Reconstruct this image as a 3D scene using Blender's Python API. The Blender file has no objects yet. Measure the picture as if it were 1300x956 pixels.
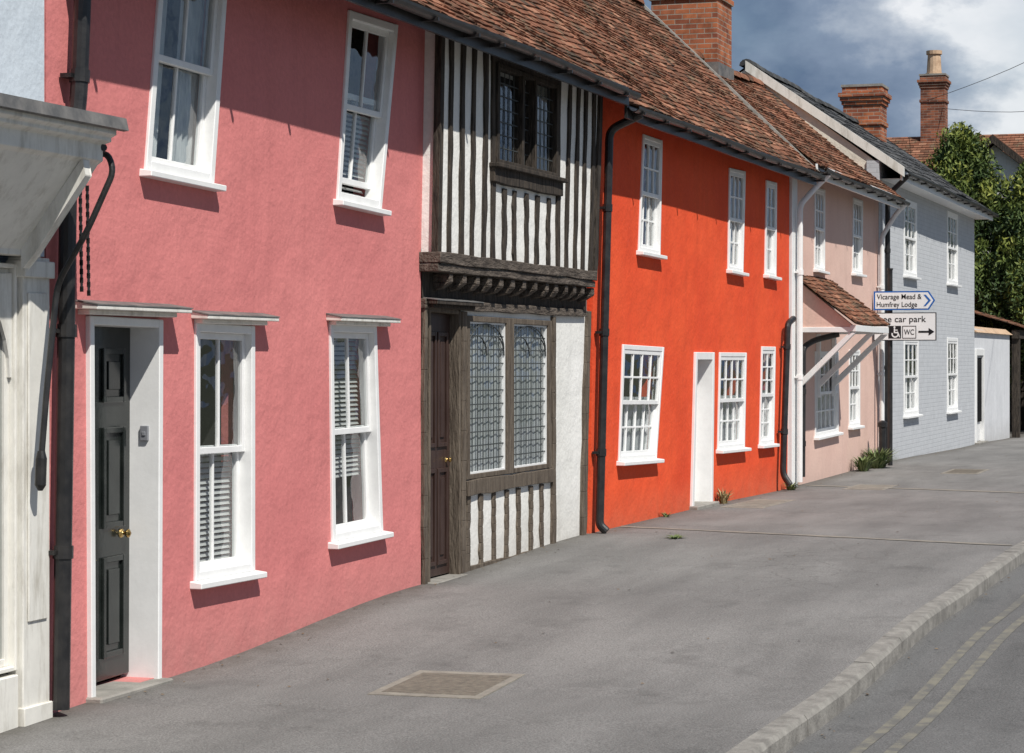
import bpy, math, random
from mathutils import Vector, Matrix
from mathutils.geometry import tessellate_polygon
random.seed(7)
R=random.uniform
scene=bpy.context.scene
col=scene.collection

# ------------------------------------------------------------------ materials
def nt(name):
    m=bpy.data.materials.new(name); m.use_nodes=True
    t=m.node_tree; b=t.nodes['Principled BSDF']
    return m,t,b
def N(t,typ,**kw):
    n=t.nodes.new(typ)
    for k,v in kw.items(): setattr(n,k,v)
    return n
def noise(t,vec,scale,detail=4,rough=.6):
    n=N(t,'ShaderNodeTexNoise'); n.inputs['Scale'].default_value=scale
    n.inputs['Detail'].default_value=detail; n.inputs['Roughness'].default_value=rough
    t.links.new(vec,n.inputs['Vector']); return n.outputs['Fac']
def ramp(t,fac,stops):
    n=N(t,'ShaderNodeValToRGB'); e=n.color_ramp.elements
    while len(e)<len(stops): e.new(.5)
    for i,(p,c) in enumerate(stops):
        e[i].position=p; e[i].color=(c[0],c[1],c[2],1) if hasattr(c,'__len__') else (c,c,c,1)
    t.links.new(fac,n.inputs['Fac']); return n.outputs['Color']
def mix(t,fac,a,b,blend='MIX'):
    n=N(t,'ShaderNodeMix',data_type='RGBA',blend_type=blend)
    for sock,v in ((n.inputs[0],fac),(n.inputs[6],a),(n.inputs[7],b)):
        if isinstance(v,(int,float)): sock.default_value=v
        elif isinstance(v,tuple): sock.default_value=(v[0],v[1],v[2],1)
        else: t.links.new(v,sock)
    return n.outputs[2]
def math_(t,op,a,b):
    n=N(t,'ShaderNodeMath',operation=op)
    for i,v in enumerate((a,b)):
        if isinstance(v,(int,float)): n.inputs[i].default_value=v
        else: t.links.new(v,n.inputs[i])
    return n.outputs[0]
def pos(t,stretch=(1,1,1)):
    g=N(t,'ShaderNodeNewGeometry')
    mp=N(t,'ShaderNodeMapping'); mp.inputs['Scale'].default_value=stretch
    t.links.new(g.outputs['Position'],mp.inputs['Vector'])
    return mp.outputs['Vector']
def bump(t,b,h,strength,dist=.01):
    n=N(t,'ShaderNodeBump'); n.inputs['Strength'].default_value=strength; n.inputs['Distance'].default_value=dist
    t.links.new(h,n.inputs['Height']); t.links.new(n.outputs['Normal'],b.inputs['Normal'])
def axpos(t,ax,lo,hi,a=0.,b=1.):
    g=N(t,'ShaderNodeNewGeometry'); s=N(t,'ShaderNodeSeparateXYZ'); t.links.new(g.outputs['Position'],s.inputs[0])
    m=N(t,'ShaderNodeMapRange'); m.inputs[1].default_value=lo; m.inputs[2].default_value=hi
    m.inputs[3].default_value=a; m.inputs[4].default_value=b
    t.links.new(s.outputs[ax],m.inputs[0]); return m.outputs[0]

def pmat(name,c1,c2=None,scale=3,rough=.8,bs=.2,bscale=60,stretch=(1,1,1),bdist=.01,metal=0,spec=.3,lo=.35,hi=.65):
    m,t,b=nt(name)
    if c2 is None: c2=tuple(x*.8 for x in c1)
    v=pos(t,stretch)
    t.links.new(ramp(t,noise(t,v,scale),[(lo,c1),(hi,c2)]),b.inputs['Base Color'])
    b.inputs['Roughness'].default_value=rough; b.inputs['Metallic'].default_value=metal
    b.inputs['Specular IOR Level'].default_value=spec
    if bs: bump(t,b,noise(t,v,bscale,3),bs,bdist)
    return m

def render_mat(name,c,var,dirtc,dirth=.25,grain=1.0):
    """painted lime render: gently lumpy, lightly stained, splashed near the pavement"""
    m,t,b=nt(name); v=pos(t)
    big=noise(t,v,.9,5,.6); fn=noise(t,v,28,3)
    base=ramp(t,big,[(.34,c),(.68,var)])
    base=mix(t,1.0,base,ramp(t,fn,[(.3,.93),(.7,1.04)]),'MULTIPLY')
    st=ramp(t,noise(t,pos(t,(5,5,.45)),1.0,4),[(.52,1.0),(.80,.88)])
    base=mix(t,1.0,base,st,'MULTIPLY')
    zf=axpos(t,'Z',-.3,dirth,1,0)
    base=mix(t,math_(t,'MULTIPLY',zf,noise(t,v,5,4)),base,dirtc)
    t.links.new(base,b.inputs['Base Color']); b.inputs['Roughness'].default_value=.88
    b.inputs['Specular IOR Level'].default_value=.15
    h=math_(t,'ADD',math_(t,'MULTIPLY',noise(t,v,2.0,4,.5),2.6),math_(t,'MULTIPLY',fn,.34))
    bump(t,b,h,.48*grain,.028)
    return m

M={}
M['pink']=render_mat('pink_render',(.68,.235,.225),(.61,.20,.195),(.46,.22,.20))
M['orange']=render_mat('orange_render',(.82,.108,.038),(.72,.080,.030),(.45,.19,.11),.35,1.1)
M['peach']=render_mat('peach_render',(.74,.52,.44),(.68,.46,.39),(.5,.38,.33),.3,.6)
M['white_wall']=render_mat('white_limewash',(.84,.83,.80),(.75,.74,.70),(.42,.38,.33),.5,1.0)
M['blue_wall']=render_mat('pale_blue_render',(.64,.70,.76),(.54,.61,.68),(.4,.4,.4),.3,.8)
M['cream']=render_mat('cream_render',(.74,.70,.60),(.66,.62,.53),(.4,.4,.4))
M['garden_wall']=render_mat('garden_wall_paint',(.68,.69,.71),(.60,.61,.63),(.38,.37,.35),.3,.6)

def paint_white(name,c=(.84,.84,.83),d=.88,dirt=None):
    m,t,b=nt(name); v=pos(t)
    a=ramp(t,noise(t,v,7,5,.7),[(.35,c),(.8,tuple(x*d for x in c))])
    if dirt:
        a=mix(t,ramp(t,noise(t,pos(t,(6,6,1.2)),1.6,6,.7),[(.50,0.),(.72,.75)]),a,dirt)
    t.links.new(a,b.inputs['Base Color']); b.inputs['Roughness'].default_value=.45
    bump(t,b,noise(t,v,50,3),.15,.004); return m
M['white']=paint_white('white_gloss_paint')
M['cream_paint']=paint_white('weathered_shop_paint',(.80,.78,.72),.85,(.42,.39,.33))
M['black_iron']=pmat('black_iron_paint',(.012,.012,.013),(.03,.028,.027),9,.38,.3,70,bdist=.003,spec=.5)
M['lead']=pmat('lead_sheet',(.10,.10,.10),(.20,.19,.18),6,.6,.3,20)
M['mortar']=pmat('verge_mortar',(.42,.41,.38),(.26,.25,.22),6,.9,.6,20)
M['oak_dark']=pmat('tarred_timber',(.022,.018,.015),(.095,.075,.058),5,.85,.9,9,(7,7,1.0),.02,lo=.35,hi=.78)
M['oak_grey']=pmat('weathered_oak',(.075,.057,.043),(.19,.155,.12),3,.85,.9,9,(8,8,1.0),.02,lo=.3,hi=.75)
M['oak_beam']=pmat('weathered_beam_oak',(.045,.035,.028),(.17,.14,.115),3.5,.85,.9,8,(1.5,6,6),.025,lo=.3,hi=.75)
M['brown_door']=pmat('brown_door_paint',(.040,.022,.018),(.06,.036,.03),4,.45,.3,12,(8,8,1),.006)
M['black_door']=pmat('black_green_door_paint',(.008,.011,.010),(.02,.024,.022),6,.2,.2,30,bdist=.003,spec=.7)
M['brass']=pmat('brass',(.75,.52,.2),(.5,.33,.12),8,.25,0,metal=1)
M['stone']=pmat('step_stone',(.32,.30,.27),(.22,.21,.19),5,.85,.5,40)
M['kerb']=pmat('kerb_granite',(.29,.275,.25),(.18,.17,.155),8,.9,.6,50)
M['concrete']=pmat('buff_concrete',(.29,.265,.225),(.21,.19,.165),9,.9,.6,45)
M['iron_cover']=pmat('cover_iron',(.20,.175,.14),(.13,.115,.095),20,.7,.8,40)
M['yellow']=pmat('worn_yellow_paint',(.205,.192,.155),(.135,.131,.122),7,.85,.5,50,lo=.4,hi=.6)
M['room_dark']=pmat('painted_room_dark',(.05,.047,.045),(.03,.03,.03),2,.9,0)  # darkness of unlit rooms put into the colour
M['blind']=pmat('blind_slats',(.60,.60,.585),(.54,.54,.53),3,.6,0)
M['curtain']=pmat('net_curtain',(.62,.63,.63),(.40,.42,.43),2.0,.9,.5,3,(9,9,.6),.03)
M['grey_plastic']=pmat('grey_plastic',(.22,.23,.25),(.2,.2,.22),5,.4,0)
M['leadcame']=pmat('lead_came',(.07,.075,.075),(.04,.045,.045),9,.5,0)
M['terracotta']=pmat('terracotta',(.60,.43,.29),(.42,.28,.18),7,.8,.3,30)
M['sign_white']=pmat('sign_white',(.80,.81,.82),(.76,.77,.78),3,.35,0)
M['sign_black']=pmat('sign_black',(.012,.012,.014),(.016,.016,.018),3,.4,0)
M['matt_black']=pmat('matt_black_boards',(.014,.014,.015),(.022,.022,.022),3,.95,0,spec=.02)
M['sign_blue']=pmat('sign_blue',(.02,.13,.45),(.025,.12,.40),3,.4,0)
M['bark']=pmat('bark',(.10,.07,.05),(.05,.035,.025),6,.9,.9,14,(3,3,1),.03)

def glass():
    # thin pane: clear transmission plus a mirror reflection that grows towards grazing angles
    m=bpy.data.materials.new('window_glass'); m.use_nodes=True; t=m.node_tree
    t.nodes.clear(); o=N(t,'ShaderNodeOutputMaterial'); mx=N(t,'ShaderNodeMixShader')
    tr=N(t,'ShaderNodeBsdfTransparent'); tr.inputs[0].default_value=(.90,.93,.93,1)
    gl=N(t,'ShaderNodeBsdfGlossy'); gl.inputs['Roughness'].default_value=.015
    lw=N(t,'ShaderNodeLayerWeight'); lw.inputs[0].default_value=.5
    f=math_(t,'ADD',math_(t,'MULTIPLY',math_(t,'POWER',lw.outputs['Facing'],3.0),.92),.07)
    bp=N(t,'ShaderNodeBump'); bp.inputs['Strength'].default_value=.35; bp.inputs['Distance'].default_value=.04
    t.links.new(noise(t,pos(t),3.0,2),bp.inputs['Height'])
    t.links.new(bp.outputs[0],gl.inputs['Normal'])
    t.links.new(f,mx.inputs[0]); t.links.new(tr.outputs[0],mx.inputs[1]); t.links.new(gl.outputs[0],mx.inputs[2])
    t.links.new(mx.outputs[0],o.inputs[0]); return m
M['glass']=glass()

def brick_vec(t):
    g=N(t,'ShaderNodeNewGeometry'); s=N(t,'ShaderNodeSeparateXYZ'); t.links.new(g.outputs['Position'],s.inputs[0])
    a=math_(t,'ADD',s.outputs[0],s.outputs[1])
    c=N(t,'ShaderNodeCombineXYZ'); t.links.new(a,c.inputs[0]); t.links.new(s.outputs[2],c.inputs[1]); return c.outputs[0]
def brick_mat(name,c1,c2,mortar,contrast=.5,bs=.6):
    m,t,b=nt(name); v=brick_vec(t)
    k=N(t,'ShaderNodeTexBrick'); k.inputs['Scale'].default_value=1.0
    k.inputs['Brick Width'].default_value=.225; k.inputs['Row Height'].default_value=.075
    k.inputs['Mortar Size'].default_value=.007; k.inputs['Mortar Smooth'].default_value=.2; k.inputs['Bias'].default_value=0
    k.inputs['Color1'].default_value=(*c1,1); k.inputs['Color2'].default_value=(*c2,1); k.inputs['Mortar'].default_value=(*mortar,1)
    t.links.new(v,k.inputs['Vector'])
    p=pos(t)
    d=ramp(t,noise(t,p,4,5,.7),[(.3,1-.5*contrast),(.6,1.05)])
    t.links.new(mix(t,1.0,k.outputs['Color'],d,'MULTIPLY'),b.inputs['Base Color'])
    b.inputs['Roughness'].default_value=.85; b.inputs['Specular IOR Level'].default_value=.2
    bump(t,b,math_(t,'SUBTRACT',1,k.outputs['Fac']),bs,.01)
    return m
M['brick']=brick_mat('orange_brick',(.50,.17,.075),(.24,.075,.045),(.36,.31,.25),.9)
M['brick_dark']=brick_mat('red_brown_brick',(.36,.13,.07),(.16,.06,.04),(.28,.24,.2),.9)
M['grey_brick']=brick_mat('painted_grey_brick',(.515,.53,.55),(.49,.505,.525),(.45,.465,.485),.15,.35)

def tile_mat(name,stops,moss,mossamt):
    m,t,b=nt(name); at=N(t,'ShaderNodeVertexColor'); at.layer_name='Col'
    sp=N(t,'ShaderNodeSeparateColor'); t.links.new(at.outputs[0],sp.inputs[0])
    c=ramp(t,sp.outputs[0],stops); p=pos(t); fn=noise(t,p,32,4,.7)
    c=mix(t,1.0,c,ramp(t,fn,[(.3,.72),(.7,1.15)]),'MULTIPLY')
    c=mix(t,1.0,c,ramp(t,noise(t,p,.9,5,.7),[(.35,.62),(.6,1.1)]),'MULTIPLY')
    mf=ramp(t,noise(t,p,5,6,.75),[(.52,0.),(.66,mossamt)])
    c=mix(t,mf,c,moss)
    t.links.new(c,b.inputs['Base Color']); b.inputs['Roughness'].default_value=.9; b.inputs['Specular IOR Level'].default_value=.12
    bump(t,b,fn,.6,.012); return m
M['tiles']=tile_mat('clay_tiles',[(0,(.080,.053,.040)),(.3,(.16,.080,.052)),(.65,(.27,.115,.070)),(1,(.40,.205,.13))],(.18,.15,.10),.85)
M['slate']=tile_mat('slates',[(0,(.048,.050,.054)),(.5,(.075,.077,.081)),(1,(.12,.12,.12))],(.12,.12,.10),.3)

def ground_mat(name,c1,c2,paved=True):
    m,t,b=nt(name); p=pos(t)
    base=ramp(t,noise(t,p,.5,5,.6),[(.35,c1),(.65,c2)])
    ag_=noise(t,p,85,2,.8)
    base=mix(t,1.0,base,ramp(t,ag_,[(.3,.62),(.72,1.42)]),'MULTIPLY')
    sp=ramp(t,noise(t,p,9,5,.75),[(.64,0.),(.72,.4)])
    base=mix(t,sp,base,tuple(x*1.45 for x in c1))
    base=mix(t,1.0,base,ramp(t,noise(t,p,1.9,4,.7),[(.55,1.0),(.72,.78)]),'MULTIPLY')
    base=mix(t,1.0,base,ramp(t,noise(t,pos(t,(.35,1.6,1)),1.1,4,.6),[(.38,.86),(.62,1.07)]),'MULTIPLY')
    if paved:
        w=N(t,'ShaderNodeTexVoronoi',feature='DISTANCE_TO_EDGE'); w.inputs['Scale'].default_value=2.4
        nv=N(t,'ShaderNodeTexNoise'); nv.inputs['Scale'].default_value=6; nv.inputs['Detail'].default_value=4; t.links.new(p,nv.inputs['Vector'])
        ad=N(t,'ShaderNodeVectorMath',operation='MULTIPLY_ADD'); ad.inputs[1].default_value=(.22,.22,0)
        t.links.new(nv.outputs['Color'],ad.inputs[0]); t.links.new(p,ad.inputs[2]); t.links.new(ad.outputs[0],w.inputs['Vector'])
        cr=ramp(t,w.outputs['Distance'],[(.003,.50),(.020,0.)])
        d=N(t,'ShaderNodeVectorMath',operation='DISTANCE'); mp=N(t,'ShaderNodeMapping'); mp.inputs['Scale'].default_value=(.38,1,1)
        t.links.new(p,mp.inputs['Vector']); t.links.new(mp.outputs[0],d.inputs[0]); d.inputs[1].default_value=(19.3*.38,-2.65,0)
        dd=math_(t,'ADD',d.outputs['Value'],math_(t,'MULTIPLY',noise(t,p,2.0,4),1.0))
        mk=ramp(t,math_(t,'MULTIPLY',dd,.5),[(.45,1.),(.80,0.)])
        base=mix(t,mix(t,1.0,cr,mk,'MULTIPLY'),base,(.065,.062,.057))
        ed=math_(t,'MULTIPLY',axpos(t,'Y',-.35,-.02,0,1.2),noise(t,p,7,4))
        base=mix(t,ed,base,(.085,.078,.066))
    t.links.new(base,b.inputs['Base Color']); b.inputs['Roughness'].default_value=.9; b.inputs['Specular IOR Level'].default_value=.2
    bump(t,b,ag_,.6,.006)
    return m
M['pavement']=ground_mat('pavement_tarmac',(.215,.208,.20),(.178,.172,.166))
M['road']=ground_mat('road_asphalt',(.150,.147,.144),(.122,.120,.118),False)
M['ground']=ground_mat('ground_earth',(.10,.10,.075),(.07,.08,.045),False)
def leafmat(name,stops):
    m,t,b=nt(name); at=N(t,'ShaderNodeVertexColor'); at.layer_name='Col'
    sp=N(t,'ShaderNodeSeparateColor'); t.links.new(at.outputs[0],sp.inputs[0])
    t.links.new(ramp(t,sp.outputs[0],stops),b.inputs['Base Color']); b.inputs['Roughness'].default_value=.7
    return m
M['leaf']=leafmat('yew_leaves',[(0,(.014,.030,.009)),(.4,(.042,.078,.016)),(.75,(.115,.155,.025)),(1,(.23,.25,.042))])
M['weed']=leafmat('weed_leaves',[(0,(.05,.09,.025)),(1,(.20,.24,.09))])
M['dry']=leafmat('dry_grass',[(0,(.22,.18,.08)),(1,(.42,.34,.17))])
M['litter']=pmat('dead_leaves',(.10,.06,.03),(.22,.15,.08),20,.9,0)

# ------------------------------------------------------------------ mesh building
class MB:
    def __init__(s): s.v=[]; s.f=[]; s.c=[]
    def quad(s,*p):
        i=len(s.v); s.v+= [tuple(q) for q in p]; s.f.append(tuple(range(i,i+len(p)))); return s
    def hex(s,a):
        i=len(s.v); s.v+=[tuple(q) for q in a]
        for f in ((0,1,2,3),(7,6,5,4),(0,4,5,1),(1,5,6,2),(2,6,7,3),(3,7,4,0)): s.f.append(tuple(i+k for k in f))
        return s
    def box(s,x0,x1,y0,y1,z0,z1):
        return s.hex([(x0,y0,z0),(x1,y0,z0),(x1,y0,z1),(x0,y0,z1),(x0,y1,z0),(x1,y1,z0),(x1,y1,z1),(x0,y1,z1)])
    def prism(s,prof,x0,x1):
        i=len(s.v); n=len(prof)
        s.v+=[(x0,y,z) for y,z in prof]+[(x1,y,z) for y,z in prof]
        for k in range(n): s.f.append((i+k,i+(k+1)%n,i+n+(k+1)%n,i+n+k))
        s.f.append(tuple(i+k for k in range(n))); s.f.append(tuple(i+n+k for k in reversed(range(n)))); return s
    def tube(s,pts,r,n=10,cap=True):
        pts=[Vector(p) for p in pts]; rings=[]
        prev=None
        for k,p in enumerate(pts):
            d=(pts[min(k+1,len(pts)-1)]-pts[max(k-1,0)]).normalized()
            a=prev if prev is not None else (Vector((1,0,0)) if abs(d.x)<.9 else Vector((0,0,1)))
            a=(a-d*a.dot(d)).normalized(); prev=a; b=d.cross(a)
            rr=r[k] if isinstance(r,(list,tuple)) else r
            i=len(s.v); s.v+=[tuple(p+(a*math.cos(2*math.pi*j/n)+b*math.sin(2*math.pi*j/n))*rr) for j in range(n)]
            rings.append(i)
        for k in range(len(rings)-1):
            for j in range(n):
                s.f.append((rings[k]+j,rings[k]+(j+1)%n,rings[k+1]+(j+1)%n,rings[k+1]+j))
        if cap:
            s.f.append(tuple(rings[0]+j for j in range(n))); s.f.append(tuple(rings[-1]+j for j in reversed(range(n))))
        return s
    def obj(s,name,mat,parent=None,smooth=False,bevel=0,label=None):
        lo=[min(v[k] for v in s.v) for k in range(3)]; hi=[max(v[k] for v in s.v) for k in range(3)]
        c=Vector([(lo[k]+hi[k])/2 for k in range(3)])
        if parent is None: c.z=lo[2]
        me=bpy.data.meshes.new(name); me.from_pydata([(v[0]-c.x,v[1]-c.y,v[2]-c.z) for v in s.v],[],s.f); me.update()
        if s.c:
            a=me.color_attributes.new('Col','FLOAT_COLOR','POINT')
            buf=[]
            for q in s.c: buf+= [q,q,q,1]
            a.data.foreach_set('color',buf)
        me.materials.append(M[mat] if isinstance(mat,str) else mat)
        if smooth: me.polygons.foreach_set('use_smooth',[True]*len(me.polygons))
        o=bpy.data.objects.new(name,me); col.objects.link(o); 
        if parent is not None: attach(o,parent,c)
        else: o.location=c; WP[o.name]=c
        if bevel:
            bm=o.modifiers.new('bevel','BEVEL'); bm.width=bevel; bm.segments=1; bm.limit_method='ANGLE'
        if label: o['label']=label
        return o
WP={}
def attach(o,parent,c):
    o.parent=parent; o.location=Vector(c)-WP[parent.name]; WP[o.name]=Vector(c)
def top(name,loc,label,cat,group=None):
    e=bpy.data.objects.new(name,None); e.empty_display_size=.3; e.location=loc; col.objects.link(e)
    WP[e.name]=Vector(loc); tag(e,label,cat,group); return e
def tag(o,label,cat,group=None):
    o['label']=label; o['category']=cat
    if group: o['group']=group

# ------------------------------------------------------------------ terrain profile (metres)
GP=[(-400,-.4),(8,-.36),(12.7,-.27),(17,-.10),(21.5,-.02),(26,-.03),(31,-.07),(38,-.05),(50,-.15),(57,-.22),(800,-.22)]
def g(s):
    for (a,za),(b,zb) in zip(GP,GP[1:]):
        if s<=b:
            t=(s-a)/(b-a); t=t*t*(3-2*t) if b-a<50 else t
            return za+(zb-za)*t
    return GP[-1][1]
def ky(s): return -3.84-.026*(max(min(s,60),-20)-13.6)

def strip(name,mat,y0f,y1f,s0,s1,dz,step=.5,ny=1,kind='structure'):
    mb=MB(); n=int((s1-s0)/step)+1
    rows=[]
    for i in range(n+1):
        s=s0+(s1-s0)*i/n
        r=[]
        for j in range(ny+1):
            y=y0f(s)+(y1f(s)-y0f(s))*j/ny; r.append(len(mb.v)); mb.v.append((s,y,g(s)+dz))
        rows.append(r)
    for a,b in zip(rows,rows[1:]):
        for j in range(ny): mb.f.append((a[j],b[j],b[j+1],a[j+1]))
    o=mb.obj(name,mat); 
    if kind: o['kind']=kind
    return o
mb=MB(); xs=[-700,-100,-20]+[i for i in range(-10,70,2)]+[90,150,800]
for i,x in enumerate(xs):
    for y in (-700,0,700): mb.v.append((x,y,g(x)-.20))
for i in range(len(xs)-1):
    for j in range(2): a=i*3+j; mb.f.append((a,a+3,a+4,a+1))
o=mb.obj('ground','ground'); o['kind']='structure'
strip('pavement','pavement',lambda s:.6,lambda s:ky(s),-20,110,0,.5,2)
strip('road','road',lambda s:ky(s)-.11,lambda s:-13.,-40,150,-.115,.5,2)
strip('road_marking','yellow',lambda s:ky(s)-.44,lambda s:ky(s)-.505,-20,100,-.111,.5)
strip('road_marking','yellow',lambda s:ky(s)-.61,lambda s:ky(s)-.675,-20,100,-.111,.5)
mb=MB(); s=-12.
while s<80:
    l=.91; a,b=s+.004,s+l-.004; j=R(-.003,.003); jy=R(-.003,.003)
    f0,f1=ky(a)+jy,ky(b)+jy
    prof=lambda k,gg:[(k-.13,gg-.3),(k-.125,gg-.025),(k-.105,gg+.002+j),(k+.0,gg+.005+j),(k+.0,gg-.3)]
    pa,pb=prof(f0,g(a)),prof(f1,g(b)); i=len(mb.v)
    mb.v+=[(a,y,z) for y,z in pa]+[(b,y,z) for y,z in pb]
    for k in range(5): mb.f.append((i+k,i+(k+1)%5,i+5+(k+1)%5,i+5+k))
    mb.f.append(tuple(i+k for k in range(5))); mb.f.append(tuple(i+5+k for k in range(5)))
    s+=l
o=mb.obj('kerb','kerb'); o['kind']='structure'
def cross(name,s0,y0,s1,y1,w,mat,dz=.005):
    mb=MB(); n=24
    for i in range(n+1):
        t=i/n; s=s0+(s1-s0)*t+R(-.01,.01); y=y0+(y1-y0)*t; ww=w*R(.55,1.25)
        mb.v+=[(s-ww/2,y,g(s)+dz),(s+ww/2,y,g(s)+dz)]
    for i in range(n): mb.f.append((2*i,2*i+1,2*i+3,2*i+2))
    o=mb.obj(name,mat); o['kind']='structure'
cross('pavement_joint',22.6,-.05,21.4,-4.02,.13,'concrete')
cross('pavement_joint',31.6,-.1,30.4,-4.25,.2,'concrete')
def cover(s0,s1,y0,y1,rot,label,mat='iron_cover'):
    cx,cy=(s0+s1)/2,(y0+y1)/2; e=top('manhole_cover',(cx,cy,g(cx)),label,'manhole cover','utility covers set in the pavement')
    def q(mb,hx,hy,z0,z1,ox=0,oy=0):
        pts=[]
        for zz in (z1,z0):
            for dx,dy in ((-hx,-hy),(hx,-hy),(hx,hy),(-hx,hy)):
                dx+=ox;dy+=oy
                x=cx+dx*math.cos(rot)-dy*math.sin(rot); y=cy+dx*math.sin(rot)+dy*math.cos(rot)
                pts.append((x,y,g(x)+zz))
        mb.hex(pts)
    hx,hy=(s1-s0)/2,(y1-y0)/2
    a=MB(); q(a,hx,hy,-.02,.005); a.obj('concrete_surround','concrete',e)
    b=MB(); q(b,hx*.80,hy*.84,-.02,.008)
    for k in range(-3,4): q(b,hx*.02,hy*.78,.006,.010,k*hx*.2,0)
    b.obj('lid',mat,e)
cover(12.55,13.50,-2.05,-1.38,.04,'weathered iron cover in a buff concrete surround in the tarmac')
cover(26.0,27.8,-.75,-.25,0,'pale concrete utility cover close to the orange cottage','concrete')
cover(30.8,32.0,-1.3,-.75,0,'small utility cover in the tarmac near the porch','concrete')
cover(35.2,36.6,-1.95,-1.4,0,'brown iron utility cover in the far pavement')
mb=MB()
for _ in range(420):
    s=12+38*random.random()**1.2
    q=random.random()
    y=-.05-abs(random.gauss(0,.10)) if q<.45 else (ky(s)-.15-abs(random.gauss(0,.08)) if q<.75 else R(-3.7,-.2))
    z=g(s)+(.006 if y>ky(s) else -.109); r=R(.006,.018); an=R(0,6.28)
    c,s_=math.cos(an)*r,math.sin(an)*r
    mb.quad((s+c,y+s_,z),(s-s_*.6,y+c*.6,z+r*.3),(s-c,y-s_,z+.002),(s+s_*.6,y-c*.6,z))
o=mb.obj('leaf_litter','litter'); o['kind']='stuff'; tag(o,'scattered small brown leaves and grit on the tarmac','leaf litter')

# ------------------------------------------------------------------ facade kit
def P(Q,u,v,y):
    (a,b),(c,d),(e,f),(p,q)=Q   # BL BR TR TL
    s=(a*(1-u)+c*u)*(1-v)+(p*(1-u)+e*u)*v
    h=(b*(1-u)+d*u)*(1-v)+(q*(1-u)+f*u)*v
    return (s,y,h)
def qbar(mb,Q,u0,v0,u1,v1,ya,yb):
    mb.hex([P(Q,u0,v0,ya),P(Q,u1,v0,ya),P(Q,u1,v1,ya),P(Q,u0,v1,ya),P(Q,u0,v0,yb),P(Q,u1,v0,yb),P(Q,u1,v1,yb),P(Q,u0,v1,yb)])
def inset(Q,d):
    W=(Q[1][0]-Q[0][0]); H=Q[3][1]-Q[0][1]; a,b=d/W,d/H
    return [tuple(P(Q,u,v,0)[k] for k in (0,2)) for u,v in ((a,b),(1-a,b),(1-a,1-b),(a,1-b))]
def facade(mb,outer,holes,y,depth=.22,edge=.2):
    loops=[outer]+holes; allp=[p for l in loops for p in l]
    tris=tessellate_polygon([[Vector((s,h,0)) for s,h in l] for l in loops])
    i=len(mb.v); mb.v+=[(s,y,h) for s,h in allp]
    for t in tris: mb.f.append(tuple(i+k for k in t))
    for li,l in enumerate(loops):
        d=edge if li==0 else depth
        for k in range(len(l)):
            a,b=l[k],l[(k+1)%len(l)]
            mb.quad((a[0],y,a[1]),(b[0],y,b[1]),(b[0],y+d,b[1]),(a[0],y+d,a[1]))
def body(mb,s0,s1,y0,ze,yr,zr,yb,zb):
    for s in (s0+.012,s1-.012):
        mb.quad((s,y0,-.7),(s,y0,ze),(s,yr,zr),(s,yb,zb),(s,yb,-.7))
    mb.quad((s0+.012,yb,-.7),(s1-.012,yb,-.7),(s1-.012,yb,zb),(s0+.012,yb,zb))
def room(Q,y0,y1,parent):  # shallow box behind a window, its dark colour standing in for room shade
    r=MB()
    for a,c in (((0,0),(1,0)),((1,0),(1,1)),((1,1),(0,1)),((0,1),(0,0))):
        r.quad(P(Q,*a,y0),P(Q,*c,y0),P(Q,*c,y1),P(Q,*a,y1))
    r.quad(P(Q,0,0,y1),P(Q,1,0,y1),P(Q,1,1,y1),P(Q,0,1,y1)); r.obj('dark_room_box','room_dark',parent)
def drape(Q,parts,y,parent,v0=.02,v1=.98,amp=.010):
    c=MB()
    for u0,u1 in parts:
        pr=None; n=max(6,int((u1-u0)*60))
        for k in range(n+1):
            u=u0+(u1-u0)*k/n; yy=y+amp*math.sin(k*1.35)
            if pr: c.quad(P(Q,pr[0],v0,pr[1]),P(Q,u,v0,yy),P(Q,u,v1,yy),P(Q,pr[0],v1,pr[1]))
            pr=(u,yy)
    c.obj('curtain','curtain',parent)

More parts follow.
